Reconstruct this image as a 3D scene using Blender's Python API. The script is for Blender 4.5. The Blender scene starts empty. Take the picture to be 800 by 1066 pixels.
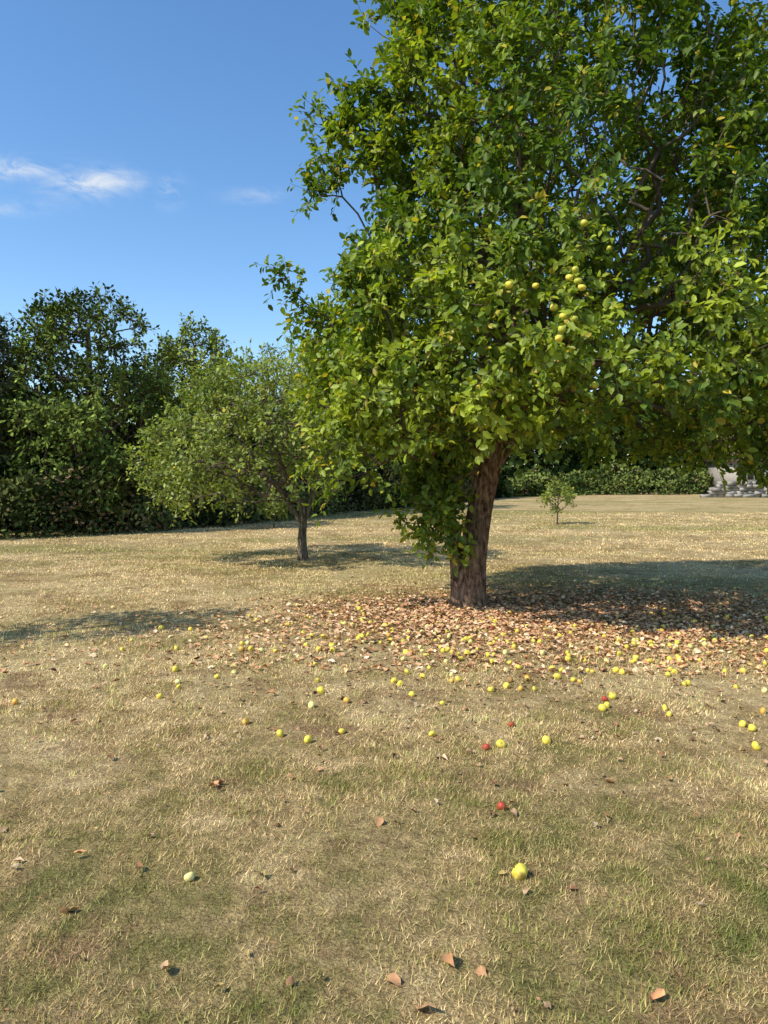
import bpy, math, numpy as np
from mathutils import Vector
rng = np.random.default_rng(7)
scene = bpy.context.scene
scene.view_settings.view_transform = 'Standard'
scene.view_settings.look = 'None'
scene.view_settings.exposure = 0

# ---------------------------------------------------------------- helpers
_tab = np.random.default_rng(3).random((32, 32, 32))
def vnoise(p):
    p = np.asarray(p, float)
    i = np.floor(p).astype(int); f = p - i; f = f * f * (3 - 2 * f)
    r = 0
    for dx in (0, 1):
        for dy in (0, 1):
            for dz in (0, 1):
                w = (f[..., 0] if dx else 1 - f[..., 0]) * (f[..., 1] if dy else 1 - f[..., 1]) * (f[..., 2] if dz else 1 - f[..., 2])
                r = r + w * _tab[(i[..., 0] + dx) % 32, (i[..., 1] + dy) % 32, (i[..., 2] + dz) % 32]
    return r
def fbm(p, o=3):
    p = np.asarray(p, float); r = 0; a = 1; t = 0
    for k in range(o):
        r = r + a * vnoise(p * 2 ** k + 7.3 * k); t += a; a *= .5
    return r / t
def gh(x, y):
    x = np.asarray(x, float); y = np.asarray(y, float)
    p = np.stack([x * .16 + 5, y * .16 + 9, np.zeros_like(x) + .5], -1)
    far = np.clip((np.hypot(x, y) - 70) / 200, 0, 1)
    return (vnoise(p) - .5) * .12 + far * 2.0 * vnoise(p * .12)
def norm(v):
    return v / np.maximum(np.linalg.norm(v, axis=-1, keepdims=True), 1e-9)

def np_mesh(name, verts, faces, mats, col=None, parent=None, smooth=False):
    me = bpy.data.meshes.new(name)
    verts = np.asarray(verts, np.float32)
    me.vertices.add(len(verts)); me.vertices.foreach_set("co", verts.ravel())
    li = np.concatenate([f.ravel() for f in faces]).astype(np.int32)
    tot = np.concatenate([np.full(len(f), f.shape[1]) for f in faces])
    st = np.concatenate([[0], np.cumsum(tot)[:-1]]).astype(np.int32)
    me.loops.add(len(li)); me.loops.foreach_set("vertex_index", li)
    me.polygons.add(len(tot)); me.polygons.foreach_set("loop_start", st)
    if smooth: me.polygons.foreach_set("use_smooth", np.ones(len(tot), bool))
    me.update(calc_edges=True)
    if col is not None:
        a = me.attributes.new("col", 'FLOAT_COLOR', 'POINT')
        c = np.ones((len(verts), 4), np.float32); c[:, :3] = col
        a.data.foreach_set("color", c.ravel())
    for m in (mats if isinstance(mats, (list, tuple)) else [mats]): me.materials.append(m)
    ob = bpy.data.objects.new(name, me); scene.collection.objects.link(ob)
    if parent: ob.parent = parent
    return ob
def empty(name, loc=(0, 0, 0)):
    e = bpy.data.objects.new(name, None); scene.collection.objects.link(e); e.empty_display_size = .2
    return e

# ---------------------------------------------------------------- materials
def newmat(name):
    m = bpy.data.materials.new(name); m.use_nodes = True
    nt = m.node_tree; nt.nodes.clear()
    out = nt.nodes.new('ShaderNodeOutputMaterial')
    return m, nt, out
def N(nt, t, **kw):
    n = nt.nodes.new(t)
    for k, v in kw.items():
        if k in n.inputs.keys(): n.inputs[k].default_value = v
        else: setattr(n, k, v)
    return n
def ramp(nt, fac, stops):
    r = nt.nodes.new('ShaderNodeValToRGB'); e = r.color_ramp.elements
    while len(e) < len(stops): e.new(.5)
    for i, (p, c) in enumerate(stops):
        e[i].position = p; e[i].color = (*c, 1) if len(c) == 3 else c
    nt.links.new(fac, r.inputs[0]); return r.outputs[0]
def noise(nt, vec, scale, detail=4, rough=.55, dist=0.):
    n = nt.nodes.new('ShaderNodeTexNoise')
    n.inputs['Scale'].default_value = scale; n.inputs['Detail'].default_value = detail
    n.inputs['Roughness'].default_value = rough; n.inputs['Distortion'].default_value = dist
    nt.links.new(vec, n.inputs['Vector']); return n.outputs['Fac']
def mixc(nt, fac, a, b, mode='MIX'):
    m = nt.nodes.new('ShaderNodeMix'); m.data_type = 'RGBA'; m.blend_type = mode
    for s, v in ((0, fac), (6, a), (7, b)):
        if isinstance(v, (int, float)): m.inputs[s].default_value = v
        elif isinstance(v, tuple): m.inputs[s].default_value = (*v, 1)
        else: nt.links.new(v, m.inputs[s])
    return m.outputs[2]
def math_(nt, op, a, b=None, c=None, clamp=False):
    m = nt.nodes.new('ShaderNodeMath'); m.operation = op; m.use_clamp = clamp
    for s, v in ((0, a), (1, b), (2, c)):
        if v is None: continue
        if isinstance(v, (int, float)): m.inputs[s].default_value = v
        else: nt.links.new(v, m.inputs[s])
    return m.outputs[0]

def leaf_mat(name, trans=.3, gloss=.022, rough=.5, tcol=(1.7, 1.75, .6)):
    m, nt, out = newmat(name)
    at = N(nt, 'ShaderNodeAttribute', attribute_name='col')
    d = N(nt, 'ShaderNodeBsdfDiffuse'); nt.links.new(at.outputs['Color'], d.inputs['Color'])
    t = N(nt, 'ShaderNodeBsdfTranslucent')
    nt.links.new(mixc(nt, 1., at.outputs['Color'], tcol, 'MULTIPLY'), t.inputs['Color'])
    mx = N(nt, 'ShaderNodeMixShader'); mx.inputs[0].default_value = trans
    nt.links.new(d.outputs[0], mx.inputs[1]); nt.links.new(t.outputs[0], mx.inputs[2])
    gl = N(nt, 'ShaderNodeBsdfGlossy', Roughness=rough); gl.inputs['Color'].default_value = (1, 1, .9, 1)
    m2 = N(nt, 'ShaderNodeMixShader'); m2.inputs[0].default_value = gloss
    nt.links.new(mx.outputs[0], m2.inputs[1]); nt.links.new(gl.outputs[0], m2.inputs[2])
    nt.links.new(m2.outputs[0], out.inputs[0]); return m
def dull_mat(name):
    m, nt, out = newmat(name)
    at = N(nt, 'ShaderNodeAttribute', attribute_name='col')
    d = N(nt, 'ShaderNodeBsdfDiffuse'); nt.links.new(at.outputs['Color'], d.inputs['Color'])
    nt.links.new(d.outputs[0], out.inputs[0]); return m
def attr_mat(name, rough=.6, spec=.3, bump=None):
    m, nt, out = newmat(name)
    at = N(nt, 'ShaderNodeAttribute', attribute_name='col')
    geo = N(nt, 'ShaderNodeNewGeometry')
    p = N(nt, 'ShaderNodeBsdfPrincipled'); p.inputs['Roughness'].default_value = rough
    p.inputs['Specular IOR Level'].default_value = spec
    n = noise(nt, geo.outputs['Position'], bump or 90, 3)
    c = mixc(nt, 1., at.outputs['Color'], ramp(nt, n, [(.3, (.7, .65, .6)), (.7, (1.12, 1.12, 1.12))]), 'MULTIPLY')
    nt.links.new(c, p.inputs['Base Color']); nt.links.new(p.outputs[0], out.inputs[0]); return m
def bark_mat(name, c1, c2, c3):
    m, nt, out = newmat(name)
    geo = N(nt, 'ShaderNodeNewGeometry')
    mp = N(nt, 'ShaderNodeMapping'); mp.inputs['Scale'].default_value = (1, 1, .3)
    nt.links.new(geo.outputs['Position'], mp.inputs['Vector'])
    a = noise(nt, mp.outputs[0], 26, 8, .7, .5); b = noise(nt, geo.outputs['Position'], 3.5, 4)
    c = ramp(nt, a, [(.38, c1), (.5, c2), (.64, c3)])
    c = mixc(nt, ramp(nt, b, [(.5, (0, 0, 0)), (.7, (.5, .5, .5))]), c, (.12, .11, .06))
    p = N(nt, 'ShaderNodeBsdfDiffuse'); nt.links.new(c, p.inputs['Color'])
    bp = N(nt, 'ShaderNodeBump'); bp.inputs['Strength'].default_value = 1.; bp.inputs['Distance'].default_value = .06
    nt.links.new(a, bp.inputs['Height']); nt.links.new(bp.outputs[0], p.inputs['Normal'])
    nt.links.new(p.outputs[0], out.inputs[0]); return m

def lawn_colour(nt, bladed=False):
    geo = N(nt, 'ShaderNodeNewGeometry'); P = geo.outputs['Position']
    sx = N(nt, 'ShaderNodeSeparateXYZ'); nt.links.new(P, sx.inputs[0])
    big = noise(nt, P, .6, 5, .7, .3); med = noise(nt, P, 3.4, 4, .72)
    dry = math_(nt, 'MULTIPLY_ADD', sx.outputs['Y'], .028, -.085)     # greener close by, drier up the lawn
    dry = math_(nt, 'MINIMUM', dry, .09)
    f = math_(nt, 'ADD', math_(nt, 'MULTIPLY', big, .6), math_(nt, 'MULTIPLY', med, .4))
    f = math_(nt, 'ADD', f, dry)
    c = ramp(nt, f, [(.37, (.16, .165, .055)), (.45, (.29, .24, .10)), (.53, (.45, .335, .165)), (.64, (.64, .495, .27))])
    # broad greener strips where the ground holds water
    mp = N(nt, 'ShaderNodeMapping'); mp.inputs['Scale'].default_value = (.05, .16, 1); nt.links.new(P, mp.inputs['Vector'])
    strip = noise(nt, mp.outputs[0], 1.6, 5, .62, .4)
    sf = math_(nt, 'MULTIPLY', ramp(nt, strip, [(.48, (0, 0, 0)), (.60, (.65, .65, .65))]), math_(nt, 'MULTIPLY_ADD', sx.outputs['Y'], .12, -.6, clamp=True))
    c = mixc(nt, sf, c, (.29, .285, .10))
    if not bladed:
        fine = noise(nt, P, 16, 3, .6)
        c = mixc(nt, .7, c, ramp(nt, fine, [(.3, (.6, .57, .53)), (.65, (1.2, 1.18, 1.12))]), 'MULTIPLY')
    bare = ramp(nt, noise(nt, P, 1.5, 6, .75), [(.54, (0, 0, 0)), (.64, (.8, .8, .8))])
    c = mixc(nt, bare, c, (.30, .195, .105))
    dx = math_(nt, 'DIVIDE', math_(nt, 'SUBTRACT', sx.outputs['X'], 2.3), 3.1); dy = math_(nt, 'DIVIDE', math_(nt, 'SUBTRACT', sx.outputs['Y'], 8.9), 1.75)
    rr = math_(nt, 'SQRT', math_(nt, 'ADD', math_(nt, 'MULTIPLY', dx, dx), math_(nt, 'MULTIPLY', dy, dy)))
    rr = math_(nt, 'ADD', rr, math_(nt, 'MULTIPLY', med, .9))
    mould = math_(nt, 'MULTIPLY_ADD', rr, -1.2, 2.0, clamp=True)   # leaf mould under the big apple tree
    c = mixc(nt, math_(nt, 'MULTIPLY', mould, .8), c, (.34, .20, .11))
    return c, P

def ground_material():
    m, nt, out = newmat("dry_lawn")
    c, P = lawn_colour(nt)
    f2 = noise(nt, P, 75, 4, .7, .6); f3 = noise(nt, P, 7, 5, .7)
    c = mixc(nt, .8, c, ramp(nt, f2, [(.35, (.42, .38, .33)), (.62, (1.3, 1.28, 1.2))]), 'MULTIPLY')
    p = N(nt, 'ShaderNodeBsdfDiffuse')
    nt.links.new(c, p.inputs['Color'])
    h = math_(nt, 'ADD', math_(nt, 'MULTIPLY', f2, .4), f3)
    bp = N(nt, 'ShaderNodeBump'); bp.inputs['Strength'].default_value = .8; bp.inputs['Distance'].default_value = .08
    nt.links.new(h, bp.inputs['Height']); nt.links.new(bp.outputs[0], p.inputs['Normal'])
    nt.links.new(p.outputs[0], out.inputs[0]); return m
def grass_material():
    m, nt, out = newmat("grass_blades")
    c, P = lawn_colour(nt, True)
    at = N(nt, 'ShaderNodeAttribute', attribute_name='col')
    c = mixc(nt, 1., c, at.outputs['Color'], 'MULTIPLY')
    p = N(nt, 'ShaderNodeBsdfDiffuse'); nt.links.new(c, p.inputs['Color'])
    nt.links.new(p.outputs[0], out.inputs[0]); return m

M_leaf = leaf_mat("apple_leaf", .33); M_leaf_bg = dull_mat("hedge_leaf")
M_dead = dull_mat("dead_leaf")
M_bark = bark_mat("apple_bark", (.05, .032, .02), (.25, .15, .095), (.45, .31, .20))
M_bark2 = bark_mat("grey_bark", (.05, .04, .03), (.18, .145, .10), (.30, .25, .19))
M_apple = attr_mat("apple_skin", .5, .35, 60)

# ---------------------------------------------------------------- leaves
def leaf_geo(pos, d, n, size, col, rich=True, width=.56):
    d = norm(d); n = n - (n * d).sum(-1, keepdims=True) * d; n = norm(n); s = np.cross(d, n)
    L = size[:, None]; W = L * width * .5
    k = len(pos)
    if rich:
        fold = .25
        v = np.stack([pos,
            pos + d * L * .30 + s * W * .9 + n * W * fold,
            pos + d * L * .70 + s * W * .78 + n * W * fold * .8,
            pos + d * L - n * L * .14,
            pos + d * L * .70 - s * W * .78 + n * W * fold * .8,
            pos + d * L * .30 - s * W * .9 + n * W * fold], 1)
        b = np.arange(k)[:, None] * 6
        f = np.concatenate([b + np.array([0, 1, 2, 3]), b + np.array([0, 3, 4, 5])])
        return v.reshape(-1, 3), f, np.repeat(col, 6, 0)
    v = np.stack([pos, pos + d * L * .5 + s * W, pos + d * L, pos + d * L * .5 - s * W], 1)
    f = np.arange(k)[:, None] * 4 + np.arange(4)
    return v.reshape(-1, 3), f, np.repeat(col, 4, 0)

def tubes(a, b, ra, rb, seg=5):
    d = norm(b - a); up = np.tile([0.13, .31, .9], (len(a), 1)); x = norm(np.cross(up, d)); y = np.cross(d, x)
    t = np.arange(seg) / seg * 2 * math.pi
    c = np.cos(t)[None, :, None]; s = np.sin(t)[None, :, None]
    o = x[:, None] * c + y[:, None] * s
    e = d * np.minimum(ra, rb)[:, None] * .4
    v = np.concatenate([(a - e)[:, None] + o * ra[:, None, None], (b + e)[:, None] + o * rb[:, None, None]], 1)
    base = np.arange(len(a))[:, None] * 2 * seg
    f = []
    for i in range(seg):
        j = (i + 1) % seg
        f.append(base + np.array([i, j, seg + j, seg + i]))
    return v.reshape(-1, 3), np.concatenate(f)

def sweep(path, rad, seg=40, ridge=.10, seed=0, flare=True):
    path = np.asarray(path, float); rad = np.asarray(rad, float)
    n = 90; t = np.linspace(0, len(path) - 1, n); idx = np.arange(len(path))
    P = np.stack([np.interp(t, idx, path[:, k]) for k in range(3)], -1); R = np.interp(t, idx, rad)
    for _ in range(3):
        P[1:-1] = (P[:-2] + 2 * P[1:-1] + P[2:]) / 4
    th = np.arange(seg) / seg * 2 * math.pi
    V = []
    for i in range(n):
        z = P[i, 2]
        q = np.stack([np.cos(th) * 1.9 + seed, np.sin(th) * 1.9, np.full(seg, z * 1.1)], -1)
        q2 = np.stack([np.cos(th) * 6 + seed, np.sin(th) * 6, np.full(seg, z * 5)], -1)
        r = R[i] * (1 + ridge * 4 * (fbm(q, 4) - .5) + ridge * .6 * np.sin(th * 5 + seed + z) + .16 * (fbm(q2, 3) - .5))
        if flare: r = r * (1 + .5 * math.exp(-max(z, 0) / .13) * (.6 + .4 * np.cos(th * 4 + seed)))
        V.append(np.stack([P[i, 0] + np.cos(th) * r, P[i, 1] + np.sin(th) * r, np.full(seg, z)], -1))
    V = np.concatenate(V); F = []
    for i in range(n - 1):
        a = i * seg + np.arange(seg); b = i * seg + (np.arange(seg) + 1) % seg
        F.append(np.stack([a, b, b + seg, a + seg], -1))
    return V, np.concatenate(F)

def make_tree(name, base, stems, prof, npts, shoots, lps, leaf, cols, seed=1, gap=.36, extra=None, rich=True,
              lump=.22, shoot_len=.34, leafmat=None, barkmat=None, rtip=.005, clump=1.0, yellow=.02, droop=.15, bf=.3, inner=.28, sy=1., cut=None, width=.56):
    r = np.random.default_rng(seed); base = np.array(base, float); prof = np.array(prof, float)
    root = empty(name)
    zlo, zhi = prof[0, 0], prof[-1, 0]; Rm = prof[:, 3].max()
    pts = []
    while sum(map(len, pts)) < npts:
        q = r.random((npts * 4, 3)); z = zlo + q[:, 2] * (zhi - zlo)
        cx = np.interp(z, prof[:, 0], prof[:, 1]); cy = np.interp(z, prof[:, 0], prof[:, 2]); R = np.interp(z, prof[:, 0], prof[:, 3])
        x = (q[:, 0] * 2 - 1) * Rm * 1.3; y = (q[:, 1] * 2 - 1) * Rm * 1.3
        th = np.arctan2(y, x); rho = np.hypot(x, y)
        lumpn = fbm(np.stack([np.cos(th) * 1.7 + seed, np.sin(th) * 1.7 + 3, z * 1.1 / clump], -1), 3) - .5
        Rl = R * (1 + lump * 2.6 * lumpn)
        rr = rho / np.maximum(Rl, 1e-3)
        p = np.stack([x + cx, y * sy + cy, z], -1)
        g = fbm(p * 1.0 / clump + seed * 1.7, 2)
        keep = (rr < 1) & (g > gap) & (r.random(len(z)) < inner + (1 - inner) * rr ** 1.5)
        if cut is not None: keep &= ~cut(p)
        pts.append(p[keep])
    P = np.concatenate(pts)[:npts]
    if extra is not None: P = np.concatenate([P, np.array(extra, float)])
    nodes, par, plen = [], [], []
    for path, rad in stems:
        path = np.array(path, float); n = int(np.linalg.norm(np.diff(path, axis=0), axis=1).sum() / .2) + 2
        t = np.linspace(0, len(path) - 1, n); prev = -1
        for tt in t:
            q = np.array([np.interp(tt, np.arange(len(path)), path[:, k]) for k in range(3)])
            nodes.append(q); par.append(prev)
            plen.append(0 if prev < 0 else plen[prev] + np.linalg.norm(q - nodes[prev]))
            prev = len(nodes) - 1
    ns = len(nodes); st = np.array(nodes)
    dmin = np.min(np.linalg.norm(P[:, None] - st[None, ::3], axis=2), axis=1)
    P = P[np.argsort(dmin)]
    A = np.zeros((ns + len(P), 3)); A[:ns] = st; pl = np.zeros(len(A)); pl[:ns] = plen; pr = np.full(len(A), -1); pr[:ns] = par
    lowz = zlo * .55
    pen = np.zeros(len(A)); pen[:ns] = np.where(st[:, 2] < lowz, 50, 0)
    for i, p in enumerate(P):
        k = ns + i; dd = A[:k] - p; dist = np.sqrt((dd ** 2).sum(1))
        c = dist + bf * pl[:k] + pen[:k] + .5 * np.maximum(dd[:, 2], 0)
        j = int(np.argmin(c)); A[k] = p; pr[k] = j; pl[k] = pl[j] + dist[j]
    cnt = np.ones(len(A)); cnt[:ns] = 0
    for k in range(len(A) - 1, -1, -1):
        if pr[k] >= 0: cnt[pr[k]] += cnt[k]
    rad = rtip * np.maximum(cnt, 1) ** .45
    e = np.arange(ns, len(A)); pa = pr[e]
    a = A[pa]; b = A[e]; ln = np.linalg.norm(b - a, axis=1, keepdims=True)
    mid = (a + b) / 2 + r.normal(size=a.shape) * ln * .06 + np.array([0, 0, 1]) * ln * .05
    rb = rad[e]; ra = np.minimum(rad[pa], rb * 1.35); rm = (ra + rb) / 2
    v1, f1 = tubes(a, mid, ra, rm); v2, f2 = tubes(mid, b, rm, rb)
    term = e[(cnt[e] <= 5)]; T = A[term]
    cxT = np.stack([np.interp(T[:, 2], prof[:, 0], prof[:, 1]), np.interp(T[:, 2], prof[:, 0], prof[:, 2]), np.full(len(T), (zlo * .65 + zhi * .35))], -1)
    outw = norm(T - cxT)
    T = np.repeat(T, shoots, 0); O = np.repeat(outw, shoots, 0)
    sd = norm(O * .6 + r.normal(size=T.shape) * .6 + np.array([0, 0, .25]))
    sl = shoot_len * (.6 + .8 * r.random(len(T)))
    endp = T + sd * sl[:, None] - np.array([0, 0, 1]) * (sl * droop)[:, None]
    v3, f3 = tubes(T, endp, np.full(len(T), rtip * .8), np.full(len(T), rtip * .4), 3)
    V = np.concatenate([v1, v2, v3]); F = np.concatenate([f1, f2 + len(v1), f3 + len(v1) + len(v2)])
    np_mesh("branches", V + base, [F], M_twig, parent=root)
    for i, (path, rd) in enumerate(stems):
        v, f = sweep(path, rd, seed=seed + i * 3.3); np_mesh("trunk" if i == 0 else "stem_%d" % i, v + base, [f], barkmat, parent=root, smooth=True)
    t = (np.arange(lps) + .5) / lps
    pos = T[:, None] + sd[:, None] * (sl[:, None] * t[None])[..., None]
    pos[..., 2] -= droop * sl[:, None] * t[None] ** 2
    k = pos.shape[0] * lps; pos = pos.reshape(-1, 3)
    SD = np.repeat(sd, lps, 0); OO = np.repeat(O, lps, 0)
    ld = norm(SD * .45 + norm(r.normal(size=(k, 3))) * .85 + np.array([0, 0, -.18]))
    pos = pos + ld * leaf * .25
    nn = norm(np.array([0, 0, .9]) + OO * .7 + r.normal(size=(k, 3)) * .42)
    sz = leaf * (.65 + .6 * r.random(k))
    cl = fbm(pos * .9 + 11, 2)[:, None]; tw = np.repeat(r.random((len(T), 1)), lps, 0)
    c0, c1 = np.array(cols[0]), np.array(cols[1])
    m = np.clip((cl - .32) * 1.6 + (tw - .5) * .7 + (r.random((k, 1)) - .5) * .5, 0, 1)
    C = c0 * (1 - m) + c1 * m; C = C * (.75 + .5 * r.random((k, 1)))
    yl = r.random(k) < yellow * (tw[:, 0] ** 3) * 4; C[yl] = np.array([.50, .40, .05]) * (.6 + .6 * r.random((yl.sum(), 1)))
    v, f, c = leaf_geo(pos, ld, nn, sz, C, rich, width)
    np_mesh("leaves", v + base, [f], leafmat, c, parent=root)
    return root, A + base, T + base
M_twig, nt, out = newmat("twig_bark"); _d = N(nt, 'ShaderNodeBsdfDiffuse'); _d.inputs['Color'].default_value = (.13, .10, .07, 1); nt.links.new(_d.outputs[0], out.inputs[0])

# ---------------------------------------------------------------- apples
def apple_geo(centers, radii, cols, tops, r):
    nu, nv = 14, 9
    ph = np.linspace(0, math.pi, nv)
    prof_r = np.sin(ph) * (1 + .06 * np.cos(ph)); prof_z = np.cos(ph) * .88
    prof_z = prof_z - .26 * np.exp(-(ph / .42) ** 2) + .14 * np.exp(-((math.pi - ph) / .35) ** 2)
    th = np.arange(nu) / nu * 2 * math.pi
    unit = np.stack([np.cos(th)[None] * prof_r[:, None], np.sin(th)[None] * prof_r[:, None] * np.ones(nu), np.repeat(prof_z[:, None], nu, 1)], -1).reshape(-1, 3)
    F = []
    for i in range(nv - 1):
        a = i * nu + np.arange(nu); b = i * nu + (np.arange(nu) + 1) % nu
        F.append(np.stack([a, a + nu, b + nu, b], -1))
    F = np.concatenate(F); V = []; FF = []; C = []; o = 0
    sv, sf = tubes(np.array([[0, 0, .55]]), np.array([[.08, .03, 1.05]]), np.array([.05]), np.array([.06]), 4)
    for c, R, col, tp in zip(centers, radii, cols, tops):
        w = norm(np.array(tp)); x = norm(np.cross(w, [.3, .9, .2])); y = np.cross(w, x); M = np.stack([x, y, w])
        side = norm(r.normal(size=3)); blush = np.clip(unit @ side, 0, 1)[:, None] ** 1.5
        dent = norm(r.normal(size=3)); dd = np.clip(unit @ dent - .45, 0, 1)[:, None]
        u = unit * (1 + .06 * r.normal(size=3)) * (1 - .3 * dd) * (1 + .05 * (fbm(unit * 1.3 + r.random() * 20, 2)[:, None] - .5))
        V.append(u @ M * R + c); FF.append(F + o); o += len(unit)
        cc = np.array(col[0]) * (1 - blush) + np.array(col[1]) * blush
        bru = norm(r.normal(size=3)); bb = (np.clip(unit @ bru - (.80 + .2 * r.random()), 0, 1)[:, None] * 8).clip(0, 1)
        C.append(cc * (1 - bb) + np.array([.28, .15, .05]) * bb)
        V.append(sv @ M * R + c); FF.append(sf + o); o += len(sv); C.append(np.tile([.09, .055, .03], (len(sv), 1)))
    return np.concatenate(V), np.concatenate(FF), np.concatenate(C)
YEL = ((.88, .72, .09), (.82, .64, .10)); PALE = ((.87, .77, .30), (.76, .68, .17)); RED = ((.46, .07, .035), (.60, .20, .06)); ORA = ((.80, .50, .09), (.68, .30, .05)); ROT = ((.40, .23, .07), (.18, .09, .03))
GRN = ((.52, .53, .06), (.7, .60, .08))

# ================================================================= GROUND
g = np.sinh(np.linspace(-1, 1, 301) * 5.2) / math.sinh(5.2) * 700
X, Y = np.meshgrid(g, g + 0.0, indexing='ij'); Yw = Y + 8
Z = gh(X, Yw)
n = len(g); ii = np.arange(n * n).reshape(n, n)
F = np.stack([ii[:-1, :-1], ii[1:, :-1], ii[1:, 1:], ii[:-1, 1:]], -1).reshape(-1, 4)
np_mesh("ground", np.stack([X, Yw, Z], -1).reshape(-1, 3), [F], ground_material(), smooth=True)

def grass():
    r = rng; out = []
    def band(y0, y1, dens):
        n = int(((.62 * (y0 + y1) / 2 + 1.1) * 2) * (y1 - y0) * dens)
        y = y0 + (y1 - y0) * r.random(n); x = (r.random(n) * 2 - 1) * (.62 * y + 1.1)
        return np.stack([x, y], -1)
    ys = [1.4, 2.4, 3.2, 4, 5, 6.3, 8, 10, 13, 17, 23, 32]
    for y0, y1 in zip(ys[:-1], ys[1:]):
        m = (y0 + y1) / 2; out.append(band(y0, y1, 14500 * min(1, (3.0 / m) ** 2)))
    p = np.concatenate(out)
    dens = fbm(np.stack([p[:, 0] * 1.6, p[:, 1] * 1.6, p[:, 0] * 0], -1), 3)
    p = p[r.random(len(p)) < .12 + 2.0 * (dens - .25)]
    n = len(p); d = p[:, 1]; tuft = fbm(np.stack([p[:, 0] * 6, p[:, 1] * 6, p[:, 0] * 0 + 4], -1), 2)
    h = (.010 + .018 * r.random(n)) * (.4 + 1.3 * tuft) * (1 + np.clip(d - 6, 0, 20) * .015)
    w = (.0009 + .0011 * r.random(n)) * np.maximum(1, d / 3.0)
    a = r.random(n) * 6.283; lean = (.008 + .024 * r.random(n))
    z = gh(p[:, 0], p[:, 1]) - .002
    b = np.stack([p[:, 0], p[:, 1], z], -1)
    tip = b + np.stack([np.cos(a) * lean, np.sin(a) * lean, h], -1)
    a2 = a + 1.57 + r.normal(size=n) * .5; s = np.stack([np.cos(a2) * w, np.sin(a2) * w, 0 * w], -1)
    V = np.stack([b - s, b + s, tip], 1).reshape(-1, 3)
    u = r.random((n, 1)); br = .7 + .9 * r.random((n, 1))
    straw = np.array([1.42, 1.36, 1.26]); grn = np.array([.78, 1.0, .55]); dk = np.array([.75, .60, .48])
    gf = np.clip(.28 + 1.6 * (tuft[:, None] - .5), .04, .9) * np.clip(1.15 - d[:, None] * .06, .3, 1)
    C = np.where(u < gf * .8, grn, np.where(u < .80, straw, dk)) * br
    np_mesh("grass", V, [np.arange(3 * n).reshape(-1, 3)], grass_material(), np.repeat(C, 3, 0))
grass()

# ================================================================= MAIN APPLE TREE
bx, by = 1.03, 8.85; bz = float(gh(bx, by))
stemsM = [([(0, 0, -.08), (.03, 0, .5), (.12, .02, 1.1), (.22, .03, 1.8), (.42, .05, 2.8), (.55, .1, 4.0), (.6, .1, 5.4), (.5, .1, 6.6)],
           [.175, .17, .155, .15, .12, .09, .06, .04]),
          ([(-.12, -.02, -.06), (-.16, -.02, .5), (-.25, -.05, 1.1), (-.42, -.1, 1.8), (-.7, -.2, 2.7), (-.85, -.2, 3.6)], [.095, .08, .075, .065, .05, .03]),
          ([(.2, .03, 1.6), (.7, .1, 2.2), (1.5, .1, 2.9), (2.3, .1, 3.6), (2.9, .1, 4.3)], [.11, .09, .07, .05, .03]),
          ([(.25, .03, 1.9), (.6, -.4, 2.5), (1.2, -1.1, 3.3), (1.5, -1.5, 4.0)], [.10, .08, .055, .03]),
          ([(.25, .03, 1.9), (.6, .7, 2.5), (1.2, 1.4, 3.4), (1.5, 1.8, 4.4)], [.10, .08, .055, .03])]
profM = [(1.85, 1.3, .2, 2.2), (2.15, 1.3, .2, 2.85), (2.7, 1.15, .25, 3.0), (3.85, 1.15, .25, 2.75), (5.0, 1.3, .2, 2.45), (6.1, 1.1, .2, 2.15), (7.3, .75, .1, 1.45), (8.2, .5, .1, .9), (8.7, .4, .1, .3)]
def seg(a, b, n, j=.1):
    a = np.array(a, float); b = np.array(b, float); t = np.linspace(0, 1, n)[:, None]
    return a + (b - a) * t + rng.normal(size=(n, 3)) * j
ex = np.concatenate([
    seg((-1.5, -.3, 3.1), (-2.2, -.4, 3.9), 8, .04),
    seg((-.9, -.4, 5.3), (-1.75, -.5, 4.75), 26, .15),
    seg((-.8, -.2, 5.9), (-1.6, -.3, 5.5), 24, .15),
    seg((-.7, -.4, 5.2), (-1.3, -.4, 5.3), 20, .2),
    seg((-.3, 0, 6.6), (-1.2, -.1, 7.1), 18, .18),
    seg((-.2, 0, 6.3), (-.5, .3, 7.6), 14, .2),
    seg((-.9, -.6, 2.2), (-1.5, -.7, 1.8), 26, .2),
    seg((-.5, -.3, 2.0), (-.45, -.3, .95), 34, .12),
    seg((-.3, -.25, 1.9), (-.2, -.25, .8), 26, .08),
    seg((2.4, -1.2, 2.0), (3.2, -.8, 1.75), 12, .15),
])
cutM = lambda p: ((p[:, 2] > 5.2) & (p[:, 0] > 3.0 - .85 * (p[:, 2] - 6.0))) | ((p[:, 2] < 2.15) & (p[:, 0] > .5) & (p[:, 0] < 1.9))
root, nodesM, tipsM = make_tree("apple_tree", (bx, by, bz), stemsM, profM, 3000, 4, 12, .086, [(.09, .15, .016), (.38, .44, .04)], seed=5,
    gap=.35, extra=ex, lump=.20, shoot_len=.29, leafmat=M_leaf, barkmat=M_bark, clump=.9, yellow=.04, inner=.2, rtip=.004, cut=cutM, width=.62)
r2 = np.random.default_rng(21)
cand = tipsM[(tipsM[:, 1] < 7.2) & (tipsM[:, 2] > 2.2) & (tipsM[:, 2] < 5)]
w = np.exp(-((cand[:, 0] - 1.65) ** 2 + (cand[:, 2] - 3.25) ** 2) / .12) + .0006
sel = r2.choice(len(cand), 26, replace=False, p=w / w.sum())
cc = cand[sel] + np.array([-.06, -.22, -.06]) + r2.normal(size=(26, 3)) * .05
v, f, c = apple_geo(cc, .030 + .008 * r2.random(26), [GRN if r2.random() < .4 else YEL for _ in cc], [(.1, .1, 1)] * 26, r2)
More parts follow.
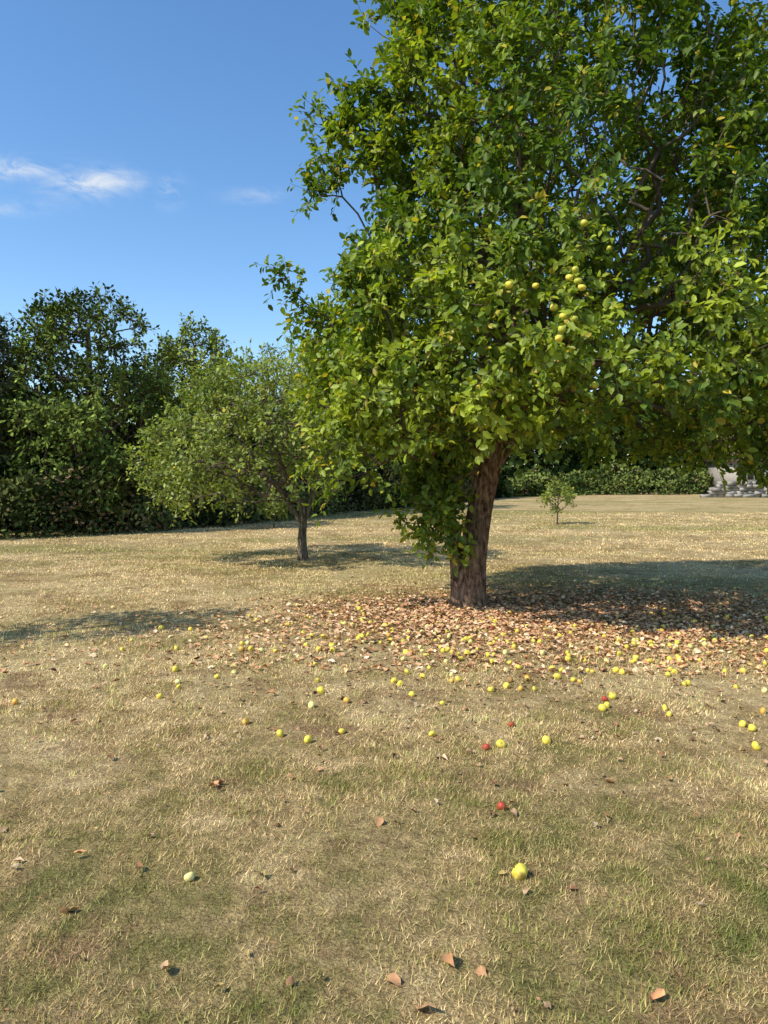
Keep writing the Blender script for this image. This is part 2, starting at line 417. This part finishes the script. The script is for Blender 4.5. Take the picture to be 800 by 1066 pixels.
np_mesh("hanging_apples", v, [f], M_apple, c, parent=root, smooth=True)

# ================================================================= SMALL APPLE TREE
sx, sy_ = -1.5, 13.7; sz_ = float(gh(sx, sy_))
stS = [([(0, 0, -.05), (-.02, 0, .4), (.0, 0, .75), (-.05, 0, 1.1)], [.095, .078, .07, .06]),
       ([(0, 0, .65), (-.35, -.05, 1.2), (-.8, -.1, 1.8), (-1.3, -.1, 2.4)], [.06, .055, .045, .02]),
       ([(0, 0, .7), (.2, .1, 1.3), (.35, .1, 2.0), (.3, .1, 2.8)], [.06, .05, .04, .02]),
       ([(-.05, 0, 1.), (-.3, -.3, 1.6), (-.5, -.6, 2.3), (-.6, -.7, 2.9)], [.055, .045, .035, .02])]
prS = [(.95, -1.6, 0, .7), (1.3, -1.1, 0, 1.7), (2.0, -.8, 0, 2.1), (2.7, -.6, 0, 1.9), (3.3, -.4, 0, 1.4), (3.75, -.3, 0, .5)]
make_tree("apple_tree.001", (sx, sy_, sz_), stS, prS, 950, 3, 9, .085, [(.12, .17, .035), (.38, .43, .09)], seed=9, gap=.42,
          lump=.32, shoot_len=.3, leafmat=M_leaf, barkmat=M_bark2, rtip=.004, clump=.6, yellow=.02, rich=False)

# slim tree standing to the left whose shadow reaches the lawn
make_tree("apple_tree.002", (-5.75, 6.1, float(gh(-5.75, 6.1))), [([(0, 0, -.05), (.03, 0, 1.), (0, 0, 2.2), (.05, 0, 4.0)], [.07, .06, .05, .03])],
          [(2.5, 0, 0, .3), (3.0, 0, 0, .5), (3.6, 0, 0, .48), (4.3, 0, 0, .38), (5.0, 0, 0, .12)], 100, 3, 8, .085,
          [(.07, .10, .022), (.19, .23, .05)], seed=12, gap=.46, lump=.4, leafmat=M_leaf, barkmat=M_bark2, rtip=.004, clump=.6, rich=False)

def sapling(nm, x, y, h, seed):
    make_tree(nm, (x, y, float(gh(x, y))), [([(0, 0, -.03), (.02, 0, h * .5), (0, .02, h * .9)], [.022, .018, .01])],
              [(h * .35, 0, 0, .2 * h), (h * .6, 0, 0, .36 * h), (h * .85, 0, 0, .25 * h), (h * 1.05, 0, 0, .05)], 60, 3, 7, .10,
              [(.18, .22, .04), (.38, .42, .08)], seed=seed, gap=.2, leafmat=M_leaf, barkmat=M_bark2, rtip=.004, shoot_len=.22, rich=False)
sapling("sapling", 5.75, 24.5, 1.45, 31)
sapling("sapling.001", -3.35, 22.5, 1.1, 32)

# ================================================================= BACKGROUND TREES
def bgtree(nm, x, y, H, R, cols, seed, npts=1100, lean=0, low=.10, gap=.38, leaf=.16, sh=3, lps=7, lump=.28):
    make_tree(nm, (x, y, float(gh(x, y))), [([(0, 0, -.1), (.05, 0, H * .3), (lean * .5, 0, H * .6), (lean, 0, H * .88)], [.2, .16, .11, .04])],
              [(H * low, 0, 0, R * .8), (H * .3, 0, 0, R), (H * .6, lean * .5, 0, R), (H * .8, lean, 0, R * .85), (H * .93, lean, 0, R * .58), (H, lean, 0, R * .15)],
              npts, sh, lps, leaf, cols, seed=seed, gap=gap, rich=False, lump=lump, shoot_len=.36, leafmat=M_leaf_bg, barkmat=M_bark2, rtip=.008,
              clump=1.2, yellow=.0, inner=.3)
DK = [(.055, .085, .016), (.26, .33, .065)]; MD = [(.08, .12, .02), (.30, .37, .07)]; OL = [(.10, .12, .045), (.32, .33, .14)]; YG = [(.14, .19, .03), (.44, .48, .09)]
bgtree("broadleaf_tree", -8.7, 22.0, 6.9, 2.35, DK, 41, 1800)
bgtree("broadleaf_tree.001", -12.6, 21.4, 7.0, 2.0, OL, 42, 1400)
bgtree("broadleaf_tree.002", -6.6, 26, 6.9, 1.5, YG, 43, 1000)
bgtree("broadleaf_tree.003", -4.0, 30, 6.7, 2.4, YG, 44, 1200)
bgtree("broadleaf_tree.004", -.6, 36, 6.8, 3.2, MD, 45, 900, leaf=.18)
bgtree("broadleaf_tree.005", -18, 20, 7.2, 2.8, DK, 46, 600)

def hedge(nm, line, hfun, width, nleaf, size, cols, seed, brown=.0):
    r = np.random.default_rng(seed); line = np.array(line, float)
    L = np.linalg.norm(np.diff(line, axis=0), axis=1); cum = np.concatenate([[0], np.cumsum(L)])
    s = r.random(nleaf) * cum[-1]; x = np.interp(s, cum, line[:, 0]); y = np.interp(s, cum, line[:, 1])
    k = np.clip(np.searchsorted(cum, s) - 1, 0, len(L) - 1); t = (line[k + 1] - line[k]) / L[k][:, None]; nrm = np.stack([-t[:, 1], t[:, 0]], -1)
    o = r.random(nleaf) * 2 - 1
    H = hfun(s) * (.25 + 1.5 * fbm(np.stack([s * .45, o * 1.2, s * 0 + seed], -1), 3)) * np.sqrt(np.maximum(1 - (np.abs(o) * .93) ** 2.5, 0))
    u = r.random(nleaf); z = H * (1 - (u ** 1.6) * .98)
    wob = (fbm(np.stack([s * .8, z * 1.3, s * 0 + 2], -1), 3) - .5) * width * 1.6
    off = o * width + wob
    x = x + nrm[:, 0] * off; y = y + nrm[:, 1] * off
    pos = np.stack([x, y, z + gh(x, y)], -1)
    d = norm(r.normal(size=(nleaf, 3))); nn = norm(r.normal(size=(nleaf, 3)) * .7 + np.array([0, 0, .8]) + np.concatenate([nrm * np.sign(off)[:, None] * .6, np.zeros((nleaf, 1))], 1))
    m = np.clip((fbm(pos * .6 + seed, 3)[:, None] - .35) * 2.2 + (r.random((nleaf, 1)) - .5) * .5, 0, 1)
    C = (np.array(cols[0]) * (1 - m) + np.array(cols[1]) * m) * (.7 + .6 * r.random((nleaf, 1)))
    br = r.random(nleaf) < brown * (fbm(pos * 1.1, 2) > .5); C[br] = np.array([.20, .14, .07])
    sz = size * (.6 + .8 * r.random(nleaf)) * np.where(np.abs(o) < .6, 1.5, 1)
    v, f, c = leaf_geo(pos, d, nn, sz, C, False, .75)
    return np_mesh(nm, v, [f], M_leaf_bg, c)
hedge("hedge", [(-26, 12), (-9.8, 18.6), (-6.2, 22), (-4.4, 25.5), (0, 36), (6, 48)], lambda s: .95 + s * .015, .8, 38000, .11, [(.035, .05, .015), (.18, .20, .06)], 51, .3)
hedge("undergrowth", [(-28, 15), (-11, 21.5), (-7, 25), (-4, 30), (-1, 38), (8, 54)], lambda s: 3.0, 1.2, 40000, .24, [(.012, .022, .007), (.06, .09, .02)], 52)
hedge("distant_treeline", [(4, 58), (14, 66), (38, 76), (80, 84)], lambda s: 8., 3.0, 45000, .42, [(.03, .05, .012), (.14, .18, .04)], 53)
hedge("shrubs", [(3, 50), (13, 60), (24, 62), (30, 66)], lambda s: 1.9, 1.2, 14000, .2, [(.05, .08, .02), (.24, .29, .07)], 57, .1)
hedge("distant_treeline.001", [(-90, 30), (-40, 34), (-14, 44), (0, 62), (10, 80)], lambda s: 6.0, 3.0, 24000, .42, DK, 54)

# ================================================================= FAR RIGHT: wall, cottage
def simple_mat(name, c1, c2, scale=6, rough=.85):
    m, nt, out = newmat(name); geo = N(nt, 'ShaderNodeNewGeometry')
    c = ramp(nt, noise(nt, geo.outputs['Position'], scale, 6, .65), [(.35, c1), (.65, c2)])
    p = N(nt, 'ShaderNodeBsdfPrincipled', Roughness=rough); nt.links.new(c, p.inputs['Base Color']); nt.links.new(p.outputs[0], out.inputs[0]); return m
def boxes(centers, dims, rot=None, jit=0, r=rng):
    V = []; F = []; q = np.array([[-1, -1, -1], [1, -1, -1], [1, 1, -1], [-1, 1, -1], [-1, -1, 1], [1, -1, 1], [1, 1, 1], [-1, 1, 1]]) * .5
    fq = np.array([[0, 3, 2, 1], [4, 5, 6, 7], [0, 1, 5, 4], [1, 2, 6, 5], [2, 3, 7, 6], [3, 0, 4, 7]])
    for i, (c, d) in enumerate(zip(centers, dims)):
        v = q * np.array(d) + r.normal(size=(8, 3)) * jit
        V.append(v + np.array(c)); F.append(fq + 8 * i)
    return np.concatenate(V), np.concatenate(F)
M_stone = simple_mat("stone", (.20, .18, .15), (.42, .38, .32), 1.5); M_wood = simple_mat("weathered_wood", (.12, .09, .06), (.26, .21, .16), 5)
M_wall = simple_mat("cottage_render", (.30, .27, .22), (.42, .38, .32), 2); M_tile = simple_mat("roof_tile", (.12, .07, .05), (.22, .12, .08), 6)
M_white = simple_mat("white_paint", (.7, .7, .68), (.8, .8, .78), 3)
M_glass, nt, out = newmat("window_glass"); p = N(nt, 'ShaderNodeBsdfPrincipled', Roughness=.1); p.inputs['Base Color'].default_value = (.02, .025, .03, 1); nt.links.new(p.outputs[0], out.inputs[0])
cs, ds = [], []
for row in range(5):
    x = 23.6 + .3 * row + .25 * (row % 2)
    while x < 38:
        l = .4 + .45 * rng.random(); cs.append((x + l / 2, 55 + rng.normal() * .05, .12 + row * .24 + float(gh(x, 55)))); ds.append((l * .97, .5, .24)); x += l
v, f = boxes(cs, ds, jit=.03); np_mesh("stone_wall", v, [f], M_stone)
cot = empty("stone_cottage"); gz = float(gh(33, 62))
def part(nm, c, d, m):
    v, f = boxes([c], [d]); return np_mesh(nm, v, [f], m, parent=cot)
part("walls", (33.0, 63, gz + 1.4), (9, 5, 2.8), M_wall)
rv = np.array([(28.1, 60.1, 2.75), (37.9, 60.1, 2.75), (37.9, 65.9, 2.75), (28.1, 65.9, 2.75), (28.1, 63, 5.0), (37.9, 63, 5.0)]) + [0, 0, gz]
np_mesh("roof", rv, [np.array([[0, 1, 5, 4], [2, 3, 4, 5], [3, 2, 1, 0]]), np.array([[0, 4, 3], [1, 2, 5]])], M_tile, parent=cot)
for i, wx in enumerate((29.6, 32.4, 36.2)):
    part("window_frame_%d" % i, (wx, 60.46, gz + 1.75), (1.3, .1, 1.2), M_white)
    part("window_pane_%da" % i, (wx - .3, 60.40, gz + 1.75), (.5, .04, 1.0), M_glass)
    part("window_pane_%db" % i, (wx + .3, 60.40, gz + 1.75), (.5, .04, 1.0), M_glass)
part("door", (34.3, 60.46, gz + 1.0), (.95, .1, 2.0), M_wood)
part("chimney", (36.8, 63, gz + 5.2), (.7, .7, 1.2), M_stone)

# ================================================================= FALLEN LEAVES AND APPLES
r3 = np.random.default_rng(77)
def scat(n, cx, cy, sx, sy): return np.stack([cx + r3.normal(size=n) * sx, cy + r3.normal(size=n) * sy], -1)
lp = np.concatenate([scat(5200, 1.2, 8.4, 1.15, .6), scat(4500, 3.6, 9.1, 1.7, 1.0), scat(3600, 2.1, 7.5, 1.8, .6), scat(1600, 1.6, 6.5, 2.1, .75),
    scat(520, 1.0, 5.2, 2.0, 1.0), np.stack([r3.random(520) * 9 - 4.5, 1.8 + r3.random(520) * 8], -1),
    np.array([(.31, 4.06), (-.02, 3.28), (.01, 2.28), (.1, 2.15), (.22, 2.38), (.86, 2.2), (.31, 2.33), (-1.18, 2.62), (-.77, 5.2), (-.89, 3.7), (-1.3, 3.0)])])
nl = len(lp); big = np.zeros(nl, bool); big[-11:] = True
ang = r3.random(nl) * 6.283; tilt = r3.normal(size=nl) * .22
d = np.stack([np.cos(ang), np.sin(ang), tilt], -1); nn = norm(np.stack([r3.normal(size=nl) * .35, r3.normal(size=nl) * .35, np.ones(nl)], -1))
sz = .034 + .036 * r3.random(nl); nearf = lp[:, 1] < 5.8; sz[nearf] = .016 + .034 * r3.random(nearf.sum()) ** 1.7; sz[big] = .05 + .02 * r3.random(11)
pos = np.stack([lp[:, 0], lp[:, 1], gh(lp[:, 0], lp[:, 1]) + .010 + .012 * r3.random(nl)], -1)
pal = np.array([(.66, .36, .18), (.72, .46, .26), (.52, .27, .14), (.78, .58, .36), (.30, .16, .08), (.66, .48, .18), (.14, .08, .05)])
C = pal[r3.choice(7, nl, p=[.27, .24, .16, .13, .09, .08, .03])] * (.75 + .5 * r3.random((nl, 1)))
C[nearf] *= .6; C[big] = np.array([.50, .27, .13]) * (.8 + .5 * r3.random((11, 1))); C[-11] = (.72, .52, .32)
def dead_geo(pos, d, n, size, col, r):
    k = len(pos); d = norm(d); n = norm(n - (n * d).sum(-1, keepdims=True) * d); s = np.cross(d, n)
    prof = np.array([.12, .85, 1.0, .62, .05]); L = size[:, None]; curl = r.normal(size=(k, 1)) * .5 + .6; bend = r.normal(size=(k, 1)) * .6
    V = []
    for i, w in enumerate(prof):
        t = i / 4.
        for sgn in (-1, 0, 1):
            ww = w * .36 * (1 + r.normal(size=(k, 1)) * .25)
            V.append(pos + d * L * (t + r.normal(size=(k, 1)) * .06) + s * L * ww * sgn * (1 - .25 * np.abs(curl)) + n * L * (abs(sgn) * w * .3 * curl + bend * (t - .5) ** 2 + r.normal(size=(k, 1)) * .07))
    V = np.stack(V, 1); b = np.arange(k)[:, None] * 15; F = []
    for i in range(4):
        for j in range(2):
            q = i * 3 + j; F.append(b + np.array([q, q + 1, q + 4, q + 3]))
    cc = np.repeat(col, 15, 0) * (.7 + .6 * r.random((k * 15, 1)))
    return V.reshape(-1, 3), np.concatenate(F), cc
near = lp[:, 1] < 6.5
v1, f1, c1 = dead_geo(pos[near], d[near], nn[near], sz[near], C[near], r3)
v2, f2, c2 = leaf_geo(pos[~near], d[~near], nn[~near], sz[~near], C[~near], True, .62)
v2[:, 2] += np.abs(r3.normal(size=len(v2))) * .006
np_mesh("fallen_leaves", np.concatenate([v1, v2]), [np.concatenate([f1, f2 + len(v1)])], M_dead, np.concatenate([c1, c2]))

key = [(.54, 2.87, 0), (-.77, 2.85, 1), (2.16, 4.22, 0), (2.27, 4.61, 0), (2.29, 4.53, 0), (.96, 4.3, 0), (.68, 4.24, 0), (.59, 4.2, 2), (.80, 4.58, 2), (.56, 3.45, 2),
       (1.47, 4.9, 0), (1.62, 5.17, 0), (1.88, 4.8, 0), (1.9, 4.93, 0), (1.52, 4.97, 0), (-.63, 4.41, 0), (-.45, 4.31, 0), (-.26, 4.46, 0), (.29, 4.41, 0), (-.88, 4.63, 3),
       (-1.59, 5.17, 0), (2.26, 5.5, 0), (1.45, 5.6, 0), (.3, 5.66, 0), (-1.52, 5.4, 0), (2.7, 6.25, 0), (-2.56, 5.06, 3), (-2.36, 6.6, 0), (-.34, 6.9, 0),
       (.4, 5.0, 0), (1.0, 5.35, 3), (1.1, 5.6, 3), (.2, 5.2, 0), (3.2, 5.4, 0), (2.9, 5.9, 0)]
ap = np.concatenate([scat(105, 1.0, 6.7, 1.2, .6), scat(105, 2.9, 6.9, 1.4, .7), scat(60, -.2, 7.5, .9, .7), scat(34, 1.2, 5.7, 1.6, .4), scat(45, 3.2, 8.0, 1.5, .7)])
ap = ap[np.hypot(ap[:, 0] - bx, ap[:, 1] - by) > .5]
xy = [(a, b) for a, b, _ in key] + [tuple(q) for q in ap]
kinds = [(YEL, PALE, RED, ORA)[k] for *_, k in key] + [(YEL, PALE, RED, ORA, ROT, GRN)[k] for k in r3.choice(6, len(ap), p=[.59, .21, .008, .07, .10, .022])]
rd = np.array([.034 if i == 0 else (.023 if k is RED else .018 + .012 * r3.random()) for i, k in enumerate(kinds)])
ce = np.array([(x, y, float(gh(x, y)) + R * .62) for (x, y), R in zip(xy, rd)])
v, f, c = apple_geo(ce, rd, kinds, norm(r3.normal(size=(len(xy), 3)) + np.array([0, 0, .4])), r3)
np_mesh("fallen_apples", v, [f], M_apple, c, smooth=True)

# ================================================================= LIGHT + SKY
el, az = math.radians(46), math.radians(240)   # sun behind-left of the viewer
sd = Vector((math.sin(az) * math.cos(el), math.cos(az) * math.cos(el), math.sin(el)))
sun = bpy.data.lights.new("sun", 'SUN'); sun.energy = 5.0; sun.angle = math.radians(.5); sun.color = (1, .955, .86)
so = bpy.data.objects.new("sun", sun); scene.collection.objects.link(so); so.rotation_euler = sd.to_track_quat('Z', 'Y').to_euler(); so.location = (-20, -12, 25)
wd = bpy.data.worlds.new("World"); scene.world = wd; wd.use_nodes = True; nt = wd.node_tree; nt.nodes.clear()
wd.cycles.sampling_method = 'NONE'
out = nt.nodes.new('ShaderNodeOutputWorld'); bg = nt.nodes.new('ShaderNodeBackground'); bg.inputs['Strength'].default_value = .15
sky = nt.nodes.new('ShaderNodeTexSky'); sky.sky_type = 'NISHITA'; sky.sun_disc = False; sky.sun_elevation = el; sky.sun_rotation = az
sky.air_density = 1.0; sky.dust_density = .5; sky.ozone_density = 2.2
hs = N(nt, 'ShaderNodeHueSaturation'); hs.inputs['Saturation'].default_value = 1.2; hs.inputs['Value'].default_value = 1.4; nt.links.new(sky.outputs[0], hs.inputs['Color'])
tc = nt.nodes.new('ShaderNodeTexCoord'); sp = nt.nodes.new('ShaderNodeSeparateXYZ'); nt.links.new(tc.outputs['Generated'], sp.inputs[0])
yy = math_(nt, 'MAXIMUM', sp.outputs['Y'], .05); u = math_(nt, 'DIVIDE', sp.outputs['X'], yy); w_ = math_(nt, 'DIVIDE', sp.outputs['Z'], yy)
cb = nt.nodes.new('ShaderNodeCombineXYZ'); nt.links.new(math_(nt, 'MULTIPLY', u, 9.), cb.inputs[0]); nt.links.new(math_(nt, 'MULTIPLY', math_(nt, 'ADD', w_, math_(nt, 'MULTIPLY', u, .2)), 24.), cb.inputs[1])
nz = noise(nt, cb.outputs[0], 1.7, 5, .68, .5)
def blob(cu, cw, su, sw, amp):
    a = math_(nt, 'DIVIDE', math_(nt, 'SUBTRACT', u, cu), su); a = math_(nt, 'MULTIPLY', a, a); b = math_(nt, 'DIVIDE', math_(nt, 'SUBTRACT', w_, cw), sw); b = math_(nt, 'MULTIPLY', b, b)
    return math_(nt, 'MULTIPLY', math_(nt, 'EXPONENT', math_(nt, 'MULTIPLY', math_(nt, 'ADD', a, b), -1.)), amp)
s = blob(-.385, .387, .06, .018, 1.1)
for args in ((-.5, .405, .08, .014, .9), (-.285, .377, .018, .017, .7), (-.17, .37, .035, .010, .5), (-.5, .355, .07, .010, .4)):
    s = math_(nt, 'MAXIMUM', s, blob(*args))
cl = math_(nt, 'MULTIPLY', s, ramp(nt, nz, [(.40, (0, 0, 0)), (.66, (1, 1, 1))]), clamp=True)
mc = mixc(nt, math_(nt, 'MULTIPLY', cl, .8), hs.outputs[0], (5.6, 5.9, 6.2))
nt.links.new(mc, bg.inputs['Color']); nt.links.new(bg.outputs[0], out.inputs[0])

# ================================================================= CAMERA
cam = bpy.data.cameras.new("camera"); co = bpy.data.objects.new("camera", cam); scene.collection.objects.link(co); scene.camera = co
cam.sensor_fit = 'VERTICAL'; cam.sensor_height = 36; cam.lens = 26.0; cam.clip_end = 3000; cam.clip_start = .05
co.location = (0, 0, 1.6); co.rotation_euler = (math.radians(90 - 2.82), 0, 0)
